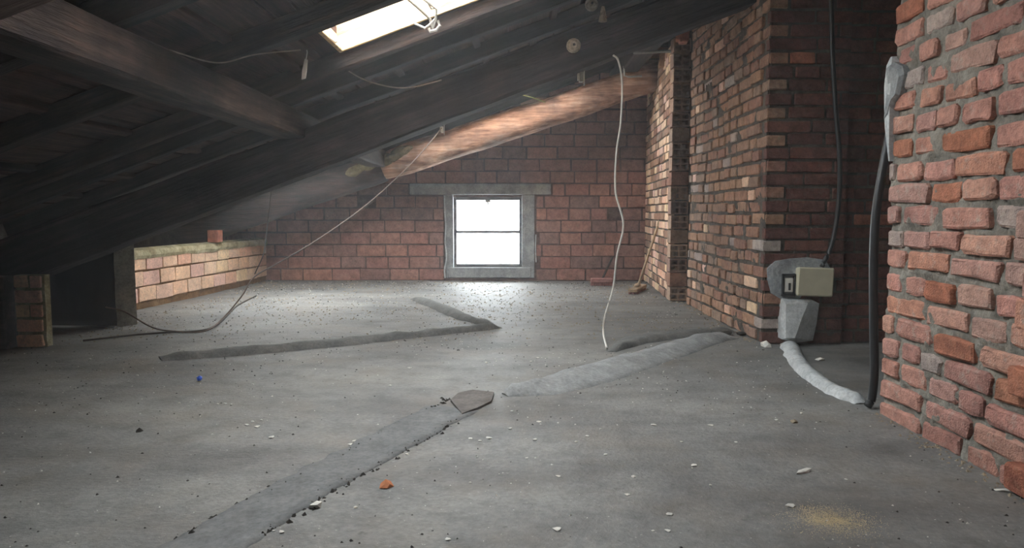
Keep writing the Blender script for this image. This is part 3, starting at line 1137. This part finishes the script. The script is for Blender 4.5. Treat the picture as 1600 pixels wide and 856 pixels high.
# roof windows
def skylight(idx, x0, x1, y0, y1, label):
    xm, ym = (x0 + x1) / 2, (y0 + y1) / 2
    r = struct(empty('window_%d' % idx, (xm, ym, deck_z(xm)), (0, -ANG, 0)), label)
    hx, hy = (x1 - x0) / 2 / CA, (y1 - y0) / 2
    t = .022
    for nm, (a, b, c, d) in (('curb_board', (-hx, hx, -hy, -hy + t)), ('curb_board', (-hx, hx, hy - t, hy)), ('curb_board', (-hx, -hx + t, -hy + t, hy - t)), ('curb_board', (hx - t, hx, -hy + t, hy - t))):
        bm = bmesh.new()
        box(bm, a, b, c, d, -.03, .15, .003)
        link(nm, mk(bm), M['pine'], r)
    # sash, propped a little open on its upper side
    s = empty('sash', (-hx, 0, .155), (0, math.radians(-9), 0))
    s.parent = r
    L = 2 * hx
    fw = .055
    for a, b, c, d in ((0, L, -hy, -hy + fw), (0, L, hy - fw, hy), (0, fw, -hy + fw, hy - fw), (L - fw, L, -hy + fw, hy - fw)):
        bm = bmesh.new()
        box(bm, a, b, c, d, 0, .04, .004)
        link('sash_rail', mk(bm), M['pine'], s)
    bm = bmesh.new()
    box(bm, fw, L - fw, -hy + fw, hy - fw, .018, .022)
    link('pane', mk(bm), M['glass'], s)
    if idx == 2:
        bm = bmesh.new()
        inv = (Matrix.Translation((xm, ym, deck_z(xm))) @ Matrix.Rotation(-ANG, 4, 'Y')).inverted()
        A = lambda px, py, Y: inv @ at(px, py, Y)
        tube(bm, [A(634, -4, 3.80), A(655, 14, 3.90), A(672, 30, 3.98), A(676, 44, 4.0)], .007)
        tube(bm, [A(655, -6, 3.86), A(672, 6, 3.92), A(682, 14, 3.95), A(681, 30, 3.98), A(676, 44, 4.0)], .007)
        tube(bm, [A(668, 4, 3.91), A(674, 14, 3.94), A(680, 12, 3.95)], .005)
        tube(bm, [A(648, 37, 3.99), A(664, 44, 3.99), A(672, 38, 3.99), A(680, 30, 3.98)], .006)
        tube(bm, [A(684, 32, 3.99), A(687, 40, 3.99), A(682, 47, 4.0), A(672, 49, 4.0), A(670, 44, 4.0)], .009)
        o = link('stay_arm', mk(bm), M['steel'], r)
        o['label'] = 'galvanised folding stay arm'
        bm = bmesh.new()
        tube(bm, [(-hx + .05, -.10, -.02), (-hx + .04, -.10, -.06), (-hx + .06, -.11, -.09)], .006)
        o = link('hook', mk(bm), M['white'], r)
    return r


skylight(2, *SKYLIGHTS[0], 'open pine roof window glowing with daylight')
skylight(3, *SKYLIGHTS[1], 'unseen roof window added behind the long sooty beam for its light')
skylight(4, *SKYLIGHTS[2], 'unseen roof window added above the viewer to light the near wall')
skylight(5, *SKYLIGHTS[3], 'unseen low roof window added above the knee wall to light it')

# ================================================================== ELECTRICS ON THE CHIMNEY
YF = CY
p0, p1 = at(1245, 463, YF - .06), at(1303, 418, YF - .06)
cx, cz = (p0.x + p1.x) / 2, (p0.z + p1.z) / 2
jb = empty('junction_box', (cx, YF, cz), (0, math.radians(2), 0))
tag(jb, 'ivory square junction box on the chimney brickwork', 'junction box')
hx, hz = abs(p1.x - p0.x) / 2, abs(p1.z - p0.z) / 2
bm = bmesh.new()
box(bm, -hx + .005, hx - .005, -.05, .01, -hz + .005, hz - .005, .006)
link('body', mk(bm), M['ivory'], jb)
bm = bmesh.new()
box(bm, -hx, hx, -.068, -.048, -hz, hz, .007)
link('cover', mk(bm), M['ivory'], jb)
for sx in (-1, 1):
    for sz in (-1, 1):
        bm = bmesh.new()
        bmesh.ops.create_cone(bm, cap_ends=True, segments=8, radius1=.005, radius2=.004, depth=.004, matrix=Matrix.Translation((sx * (hx - .014), -.069, sz * (hz - .014))) @ Matrix.Rotation(math.pi / 2, 4, 'X'))
        link('screw', mk(bm), M['ivory'], jb)
p0, p1 = at(1222, 463, YF - .03), at(1244, 428, YF - .03)
cx, cz = (p0.x + p1.x) / 2, (p0.z + p1.z) / 2
so = empty('wall_socket', (cx, YF, cz))
tag(so, 'small dark wall box with a white fitting beside the junction box', 'socket')
hx, hz = abs(p1.x - p0.x) / 2, abs(p1.z - p0.z) / 2
bm = bmesh.new()
for a, b, c, d in ((-hx, -hx + .01, -hz, hz), (hx - .01, hx, -hz, hz), (-hx, hx, -hz, -hz + .014), (-hx, hx, hz - .014, hz)):
    box(bm, a, b, -.032, .01, c, d, .002)
box(bm, -hx + .005, hx - .005, -.008, .008, -hz + .005, hz - .005)
link('back_box', mk(bm), M['dark_plastic'], so)
bm = bmesh.new()
box(bm, -hx * .62, hx * .62, -.03, -.006, -hz * .62, hz * .62, .003)
ins = link('insert', mk(bm), M['white'], so)
bm = bmesh.new()
box(bm, -hx * .1, hx * .25, -.034, -.026, -hz * .45, hz * .2, .002)
link('slot', mk(bm), M['dark_plastic'], ins)
cable('lead', [(hx, -.02, hz * .3), (hx + .03, -.035, hz * .55), (hx + .06, -.03, hz * .6)], .006, M['black_rubber'], 6, so)


def slab_from_pixels(pts, Y, t, mat, name, parent, bulge=0):
    bm = bmesh.new()
    q = [at(x, y, Y) for x, y in pts]
    c = sum(q, Vector()) / len(q)
    o_ = [bm.verts.new(v) for v in q]
    b_ = [bm.verts.new(v + Vector((0, .05, 0))) for v in q]
    i_ = [bm.verts.new(c + (v - c) * .8 - Vector((0, t + .006 * noise.noise(v * 14), 0))) for v in q]
    m_ = bm.verts.new(c - Vector((0, t * 1.2 + bulge, 0)))
    k = len(q)
    for i in range(k):
        j = (i + 1) % k
        bm.faces.new((o_[i], o_[j], i_[j], i_[i]))
        bm.faces.new((b_[i], b_[j], o_[j], o_[i]))
        bm.faces.new((i_[i], i_[j], m_))
    return link(name, mk(bm), mat, parent)


o = slab_from_pixels([(1199, 420), (1212, 408), (1235, 404), (1262, 402), (1290, 406), (1298, 420), (1270, 440), (1250, 466), (1225, 470), (1205, 458), (1200, 440)], YF - .010, .004, M['cement_grey'], 'cement_patch', chimf)
o['label'] = 'grey cement patch behind the wall box'
# cement wedge below, leaning out to the floor
q = [(1222, 466, 0), (1268, 468, 0), (1280, 474, 0), (1276, 505, .01), (1270, 532, .02), (1240, 536, .05), (1222, 530, .05), (1220, 500, .02)]
bm = bmesh.new()
fr = [bm.verts.new(at(x, y, YF - .02 - d)) for x, y, d in q]
bk = [bm.verts.new((v.co.x, YF + .03, v.co.z)) for v in fr]
mid = [bm.verts.new(at(x, y, YF - .05 - d)) for x, y, d in ((1228, 475, 0), (1262, 474, 0), (1252, 500, .03), (1242, 528, .06), (1228, 528, .06))]
f_, m_ = fr, mid
for fc in ((f_[0], f_[1], m_[1], m_[0]), (m_[0], m_[1], m_[2]), (m_[0], m_[2], m_[3], m_[4]), (f_[1], f_[2], m_[1]), (f_[2], f_[3], m_[2], m_[1]), (f_[3], f_[4], m_[3], m_[2]), (f_[4], f_[5], m_[3]), (f_[5], f_[6], m_[4], m_[3]), (f_[6], f_[7], m_[4]), (f_[7], f_[0], m_[0], m_[4])):
    bm.faces.new(fc)
for i in range(8):
    bm.faces.new((fr[i], bk[i], bk[(i + 1) % 8], fr[(i + 1) % 8]))
o = link('cement_wedge', mk(bm), M['cement'], chimf)
o['label'] = 'pale cement wedge over the pipe under the wall box'

# black cable down the chimney
o = cable('black_cable', [at(1299, -60, YF - .03), at(1300, 60, YF - .035), at(1305, 160, YF - .03), at(1312, 250, YF - .035), at(1310, 320, YF - .03), at(1300, 380, YF - .035), at(1284, 417, YF - .045)], .013, M['black_rubber'])
tag(o, 'black cable hanging down the chimney into the junction box', 'cable')
# hose at the edge of the near wall
o = cable('black_hose', [at(1402, 140, 2.92), at(1390, 210, 2.9), at(1379, 265, 2.88), at(1369, 330, 2.87), at(1365, 400, 2.87), at(1365, 500, 2.87), at(1366, 580, 2.87), at(1362, 622, 2.87), at(1356, 634, 2.86)], .016, M['black_rubber'])
tag(o, 'thick black hose standing along the near wall end', 'hose')

# ================================================================== WIRES AND FITTINGS UNDER THE ROOF
o = cable('white_cable', [at(958, 86, 4.565), at(966, 95, 4.565), at(972, 130, 4.6), at(970, 190, 4.6), at(963, 240, 4.6), at(962, 300, 4.6), at(974, 350, 4.6), at(964, 400, 4.6), at(958, 450, 4.6), at(945, 495, 4.55), at(943, 520, 4.5), flo(948, 543, .012)], .0062, M['white_cable'])
tag(o, 'thin white cable hanging from the big beam to the floor', 'cable')
o = cable('dusty_wire', [at(690, 200, 7.3), at(672, 222, 7.2), at(640, 258, 7.0), at(575, 318, 6.6), at(500, 372, 6.0), at(440, 408, 5.7), at(398, 432, 5.5), at(378, 462, 5.3), at(350, 495, 5.1), flo(320, 517, .012), flo(268, 517, .012), flo(235, 510, .03), at(195, 487, 4.8), at(165, 480, 4.85)], .005, M['dusty_wire'])
tag(o, 'long dusty wire sagging from the log down to the concrete post', 'wire')
o = cable('dark_wire', [at(398, 428, 5.5), at(412, 395, 5.6), at(418, 350, 5.8), at(424, 290, 5.9)], .004, M['dark_wire'])
tag(o, 'thin dark wire hanging straight down beside the knee wall', 'wire')
o = cable('dark_wire', [flo(130, 532, .01), flo(200, 524, .008), flo(260, 519, .008), flo(330, 512, .008), flo(370, 478, .008), flo(400, 462, .008)], .006, M['dark_wire'])
tag(o, 'dark wire lying on the floor along the knee wall', 'wire')
o = cable('yellow_wire', [at(786, 150, 6.9), at(805, 147, 6.95), at(830, 152, 7.0), at(852, 160, 7.1)], .004, M['yellow_wire'])
tag(o, 'short yellow green wire poking out above the log', 'wire')
o = cable('roof_wire', [at(540, 108, 4.4), at(560, 120, 4.4), at(585, 130, 4.4), at(620, 137, 4.4), at(650, 135, 4.4), at(690, 125, 4.4)], .004, M['grey_cable'])
tag(o, 'thin wire drooping under the roof window', 'wire')
o = cable('roof_wire', [at(140, 35, 2.3), at(200, 58, 2.75), at(270, 80, 3.0), at(340, 98, 3.2), at(400, 85, 3.25), at(470, 78, 3.3)], .003, M['grey_cable'])
tag(o, 'thin wire strung along the thick purlin', 'wire')

# strip of white cloth
bm = bmesh.new()
a = [(476, 92), (480, 93), (479, 108), (477, 122), (471, 124), (472, 110)]
q = [at(x, y, 3.9) for x, y in a]
f_ = [bm.verts.new(v) for v in q]
b_ = [bm.verts.new(v + Vector((0, .012, 0))) for v in q]
bm.faces.new(f_)
bm.faces.new(b_)
for i in range(6):
    bm.faces.new((f_[i], f_[(i + 1) % 6], b_[(i + 1) % 6], b_[i]))
tube(bm, [at(478, 94, 3.905), at(480, 82, 3.9), at(478, 70, 3.88)], .003)
o = link('cloth_strip', mk(bm), M['cloth'])
tag(o, 'narrow strip of white cloth hanging left of the roof window', 'cloth')

# porcelain insulators on the beam
def insulator(px, py, Y, r, lab, tilt=0.0):
    c = at(px, py, Y)
    e = empty('insulator', c, (math.pi / 2 + tilt, 0, 0))
    tag(e, lab, 'insulator', 'old insulators on the big beam')
    bm = bmesh.new()
    prof = [(0, .045), (.45, .045), (.8, .034), (1, .018), (1, .004), (.72, -.004), (.72, -.03)]
    rings = []
    for f, z in prof:
        rings.append([bm.verts.new((max(f, .02) * r * math.cos(k * math.pi / 7), max(f, .02) * r * math.sin(k * math.pi / 7), z)) for k in range(14)])
    for a, b in zip(rings, rings[1:]):
        for k in range(14):
            bm.faces.new((a[k], a[(k + 1) % 14], b[(k + 1) % 14], b[k]))
    bm.faces.new(rings[0])
    bm.faces.new(rings[-1])
    link('body', mk(bm), M['porcelain'], e, smooth=False)
    bm = bmesh.new()
    bmesh.ops.create_cone(bm, cap_ends=True, segments=8, radius1=.008, radius2=.006, depth=.014, matrix=Matrix.Translation((0, 0, .05)))
    link('screw', mk(bm), M['dark_plastic'], e)


insulator(896, 72, 4.545, .042, 'round porcelain insulator on the face of the big beam')
insulator(924, 8, 4.545, .038, 'chipped porcelain insulator at the top edge of the big beam')
bm = bmesh.new()
bmesh.ops.create_cone(bm, cap_ends=True, segments=10, radius1=.026, radius2=.010, depth=.085, matrix=Matrix.Translation(at(942, 22, 4.53)))
o = link('cone_cap', mk(bm), M['porcelain'])
tag(o, 'white cone cap hanging beside the chipped insulator', 'insulator')
# clamps on log and beam
for px, py, Y, lab in ((691, 201, 7.36, 'small metal clamp on the log holding the dusty wire'), (908, 118, 4.72, 'small pale clamp under the big beam right of the log glow')):
    c = at(px, py, Y)
    bm = bmesh.new()
    box(bm, c.x - .012, c.x + .012, c.y - .02, c.y + .02, c.z - .04, c.z + .02, .003)
    box(bm, c.x + .016, c.x + .022, c.y - .015, c.y + .015, c.z - .06, c.z + .09, .002)
    box(bm, c.x - .022, c.x - .016, c.y - .015, c.y + .015, c.z - .03, c.z + .09, .002)
    o = link('metal_clamp', mk(bm), M['steel'])
    tag(o, lab, 'clamp')
# conduits on the far top right
bm = bmesh.new()
tube(bm, [at(975, 104, 7.3), at(976, 118, 7.3), at(982, 120, 7.3), at(1003, 119, 7.3)], .010)
tube(bm, [at(975, 104, 7.3), at(975, 100, 7.5)], .010)
o = link('conduit', mk(bm), M['steel'])
tag(o, 'small grey bent conduit below the beam at the far right', 'pipe')
bm = bmesh.new()
tube(bm, [at(990, 82, 6.5), at(1000, 82, 6.5), at(1040, 80, 6.5), at(1075, 82, 6.5)], .014)
o = link('conduit', mk(bm), M['steel'])
tag(o, 'straight grey conduit running into the chimney under the roof', 'pipe')
# droppings on the purlin end
def lump(name, c, r, mat, rnd, flat=.6):
    bm = bmesh.new()
    bmesh.ops.create_icosphere(bm, subdivisions=1, radius=1)
    s = Vector((rnd.uniform(.7, 1.3), rnd.uniform(.7, 1.3), rnd.uniform(.6, 1) * flat)) * r
    for v in bm.verts:
        k = 1 + rnd.uniform(-.38, .38)
        v.co = Vector((v.co.x * s.x * k, v.co.y * s.y * k, v.co.z * s.z * k))
    return link(name, mk(bm), mat, None, c, (0, 0, rnd.uniform(0, 6)))


rl = random.Random(77)
for px, py, r in ((444, 193, .018), (452, 197, .02), (466, 205, .03)):
    o = lump('lime_lump', at(px, py, 4.53), r, M['moss'], rl, .9)
    tag(o, 'pale lime lump stuck where the thick purlin meets the beam', 'lump', 'lime lumps at the purlin end')
# packing brick bits between log, beam and wall
for px, py, Y in ((1036, 93, 6.9), (1046, 90, 6.85), (1056, 92, 6.8), (1062, 48, 5.6), (1070, 52, 5.6)):
    me = with_mat(brick_mesh('bit', .12, .06, .09, .01, rl.randrange(5)), M['brick_orange'] if px % 4 else M['brick_chimney'])
    o = link('brick_bit', me, None, None, at(px, py, Y), (rl.uniform(-.3, .3), rl.uniform(1.1, 1.7), rl.uniform(-.5, .5)))
    tag(o, 'broken brick packed between the roof timbers and the chimney', 'brick', 'brick packing at the beam ends')
# white mastic cord down the window's left jamb
o = cable('sealant_bead', [(WX0 - .09, FAR - .018, .92), (WX0 - .088, FAR - .018, .75), (WX0 - .078, FAR - .02, .6), (WX0 - .085, FAR - .018, .42), (WX0 - .072, FAR - .02, .25), (WX0 - .095, FAR - .02, .12), (WX0 - .09, FAR - .018, .03)], .009, M['cement'], parent=gable)
o['label'] = 'white bead of filler along the left window jamb'
o = cable('sealant_bead', [(WX1 + .15, FAR - .016, .5), (WX1 + .146, FAR - .018, .36), (WX1 + .152, FAR - .018, .2)], .006, M['cement'], parent=gable)

# ================================================================== BROOMS
def broom(base, head_dir, top, lab, head_mat, pole_mat, hl, hh_, hd, bristle):
    e = empty('broom', base)
    tag(e, lab, 'broom')
    hd_v = Vector(head_dir).normalized()
    rz = math.atan2(hd_v.y, hd_v.x)
    bm = bmesh.new()
    box(bm, -hl / 2, hl / 2, -hd / 2, hd / 2, bristle, bristle + hh_, .006)
    link('head', mk(bm), head_mat, e, (0, 0, 0), (0, 0, rz))
    bm = bmesh.new()
    rnd = random.Random(2)
    for i in range(26):
        for k in range(3):
            x, y = -hl / 2 + hl * (i + .5) / 26, -hd / 3 + hd / 3 * k
            tube(bm, [(x, y, bristle + .004), (x + rnd.uniform(-.006, .006), y + rnd.uniform(-.012, .012), .001)], .005, 4)
    o = link('bristles', mk(bm), M['pinkish'], e, (0, 0, 0), (0, 0, rz))
    o['kind'] = 'stuff'
    bm = bmesh.new()
    t = Vector(top) - Vector(base)
    st = Vector((0, 0, bristle + hh_ * .5))
    tube(bm, [st + (t - st) * (k / 6) for k in range(7)], .012, 8)
    link('pole', mk(bm), pole_mat, e, smooth=True)
    for s in (-1, 1) if hl > .3 else ():
        bm = bmesh.new()
        bmesh.ops.create_icosphere(bm, subdivisions=2, radius=.026, matrix=Matrix.Translation(Vector((math.cos(rz) * s * .05, math.sin(rz) * s * .05, bristle + hh_ + .008))))
        link('socket', mk(bm), M['pale_wood'], e, smooth=True)


b0 = flo(996, 456)
broom(b0, flo(1012, 447) - flo(980, 465), at(1041, 312, 7.2), 'bare wood broom leaning on the short brick wall by the hollow bricks', M['pale_wood'], M['pale_wood'], .50, .03, .09, .02)
b1 = flo(940, 446)
broom(b1, (1, 0, 0), at(957, 402, FAR - .03), 'faded red brush leaning on the far brick wall', M['pinkish'], M['dark_wire'], .22, .045, .07, .03)

# ================================================================== DEBRIS
rd = random.Random(99)
specials = [
    (312, 595, .020, 'blue', 'scrap of bright blue plastic lying on the dark floor at the left', 'scrap', 1.2),
    (603, 764, .020, 'clay', 'orange clay chip on the near floor beside the patched strip', 'chip', .8),
    (492, 795, .014, 'chip', 'largest white plaster lump beside the patched strip', 'lump', .9),
    (1197, 542, .040, 'chip', 'white rubble lump at the foot of the chimney corner', 'rubble', .7),
    (1282, 562, .022, 'chip', 'pale rubble piece on the alcove floor', 'rubble', .6),
    (1160, 524, .030, 'dark_chip', 'black charred scrap where the mortar hump meets the chimney', 'scrap', .8),
    (1136, 524, .026, 'dark_chip', 'small black scrap left of the charred one by the chimney', 'scrap', .9),
    (1240, 660, .016, 'tan_chip', 'tan chip on the floor before the curved mortar hump', 'chip', .5),
    (1255, 737, .018, 'chip', 'white splinter on the near floor at the right', 'splinter', .4),
    (1574, 766, .016, 'chip', 'white splinter by the near brick wall at the right edge', 'splinter', .4),
    (218, 674, .012, 'dark_chip', 'black crumb alone on the left floor', 'crumb', .7),
    (300, 836, .012, 'dark_chip', 'dark crumb at the start of the patched strip', 'crumb', .7),
]
for px, py, r, m, lab, cat, fl in specials:
    p = flo(px, py)
    o = lump({'scrap': 'scrap', 'chip': 'clay_chip', 'lump': 'plaster_lump', 'rubble': 'rubble', 'splinter': 'splinter', 'crumb': 'crumb'}[cat], (p.x, p.y, floor_h(p.x, p.y) + r * fl * .45), r, M[m], rd, fl)
    if m == 'blue':
        o.scale = (1.2, .75, .7)
    if cat == 'splinter':
        o.scale = (2.2, .5, 1)
    tag(o, lab, cat)
# plaster chips that can be told apart
chips = [(340, 632), (352, 632), (362, 633), (386, 665), (395, 660), (402, 668), (408, 657), (424, 684), (548, 695), (556, 690), (615, 652), (622, 708), (635, 711), (672, 659), (735, 687), (750, 690), (764, 686), (797, 670), (800, 642), (836, 688), (842, 658), (872, 660), (900, 692), (918, 682), (938, 670), (946, 712), (872, 746), (990, 746), (735, 757), (745, 716), (823, 718), (980, 776), (1046, 808), (1020, 834), (1043, 834), (870, 833), (700, 846), (556, 796), (395, 838), (408, 842), (428, 832), (440, 834), (1110, 665), (1022, 664), (1150, 690), (1084, 728), (1082, 732), (1110, 760), (1065, 690), (1252, 647), (1213, 657), (1408, 660), (1322, 748), (1235, 793), (840, 560), (760, 566), (692, 566), (640, 575), (610, 602), (830, 566), (455, 547), (395, 600), (280, 630), (140, 562), (215, 588), (320, 540), (475, 490), (515, 478), (560, 500), (590, 512), (620, 535)]
cm = {}
for i in range(5):
    t_ = lump('seed', (0, 0, 0), 1, M['chip'], rd, .5)
    cm[i] = t_.data
    bpy.data.objects.remove(t_)
for px, py in chips:
    p = flo(px, py)
    r = rd.uniform(.0045, .0085) * (1 + max(0, p.y - 3) * .18)
    o = link('plaster_chip', cm[rd.randrange(5)], None, None, (p.x, p.y, floor_h(p.x, p.y) + r * .3), (0, 0, rd.uniform(0, 6)))
    o.scale = (r * rd.uniform(.8, 1.6), r, r)
    tag(o, 'small white plaster chip lying loose on the concrete floor', 'chip', 'plaster chips on the floor')


def crumbs(name, count, mat, lab, rr_, spots, r0, r1, parent=None):
    vv, ff = [], []
    for _ in range(count):
        x, y = spots(rr_)
        r = rr_.uniform(r0, r1) * (1 + max(0, y - 3) * .15)
        z = floor_h(x, y)
        a0 = rr_.uniform(0, 6)
        b = len(vv)
        for k in range(4):
            a = a0 + k * math.pi / 2 + rr_.uniform(-.4, .4)
            vv.append((x + r * math.cos(a) * rr_.uniform(.6, 1.3), y + r * math.sin(a) * rr_.uniform(.6, 1.3), z - .001))
        vv.append((x + rr_.uniform(-.3, .3) * r, y + rr_.uniform(-.3, .3) * r, z + r * rr_.uniform(.4, .9)))
        ff += [(b, b + 1, b + 4), (b + 1, b + 2, b + 4), (b + 2, b + 3, b + 4), (b + 3, b, b + 4)]
    me = bpy.data.meshes.new(name)
    me.from_pydata(vv, [], ff)
    o = link(name, me, mat)
    tag(o, lab, 'debris', None, 'stuff')
    return o


def any_floor(r):
    while True:
        x, y = r.uniform(-2.7, 1.38), r.uniform(1.3, 8.2)
        if noise.noise(Vector((x * 1.1, y * 1.1, 8))) > r.uniform(-.5, .45):
            return x, y


def back_floor(r):
    while True:
        x, y = r.uniform(-2.6, 1.3), r.uniform(4.4, 8.2)
        if noise.noise(Vector((x * 1.1, y * 1.1, 2))) > r.uniform(-.5, .3):
            return x, y


e0, e1 = F((640, 655), (270, 849)), None
L0, L1 = Vector(flo(270, 849)), Vector(flo(705, 622))
R0, R1 = Vector(flo(388, 845)), Vector(flo(724, 650))


def strip_edges(r):
    a, b = (L0, L1) if r.random() < .55 else (R0, R1)
    p = a.lerp(b, r.random())
    return p.x + r.gauss(0, .012), p.y + r.gauss(0, .012)


def wall_feet(r):
    q = r.random()
    if q < .35:
        return 1.36 - abs(r.gauss(0, .03)), r.uniform(1.6, 2.8)
    if q < .7:
        return 1.41 - abs(r.gauss(0, .05)), r.uniform(4.3, 6.4)
    return -2.62 + abs(r.gauss(0, .15)) + 0, r.uniform(4.1, 8.1)


crumbs('white_crumbs', 1900, M['chip'], 'fine white plaster crumbs scattered over the floor', rd, any_floor, .0016, .0055)
crumbs('dark_crumbs', 2200, M['dark_chip'], 'fine dark crumbs scattered over the floor', rd, any_floor, .0016, .0065)
crumbs('tan_crumbs', 2400, M['tan_chip'], 'tan dirt crumbs strewn over the far floor', rd, back_floor, .002, .008)
crumbs('crack_crumbs', 420, M['dark_chip'], 'dark crumbs filling the cracks beside the patched strip', rd, strip_edges, .004, .012)
crumbs('mortar_crumbs', 500, M['tan_chip'], 'crumbled mortar along the feet of the walls', rd, wall_feet, .002, .009)
sc_ = flo(1298, 814)  # warm light patch on the floor, built up from pale grains


def patch_spot(r):
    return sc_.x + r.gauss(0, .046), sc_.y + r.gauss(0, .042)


crumbs('light_patch', 7000, M['grains'], 'warm light patch built from pale yellow sand on the near floor at the right', rd, patch_spot, .0008, .0019)
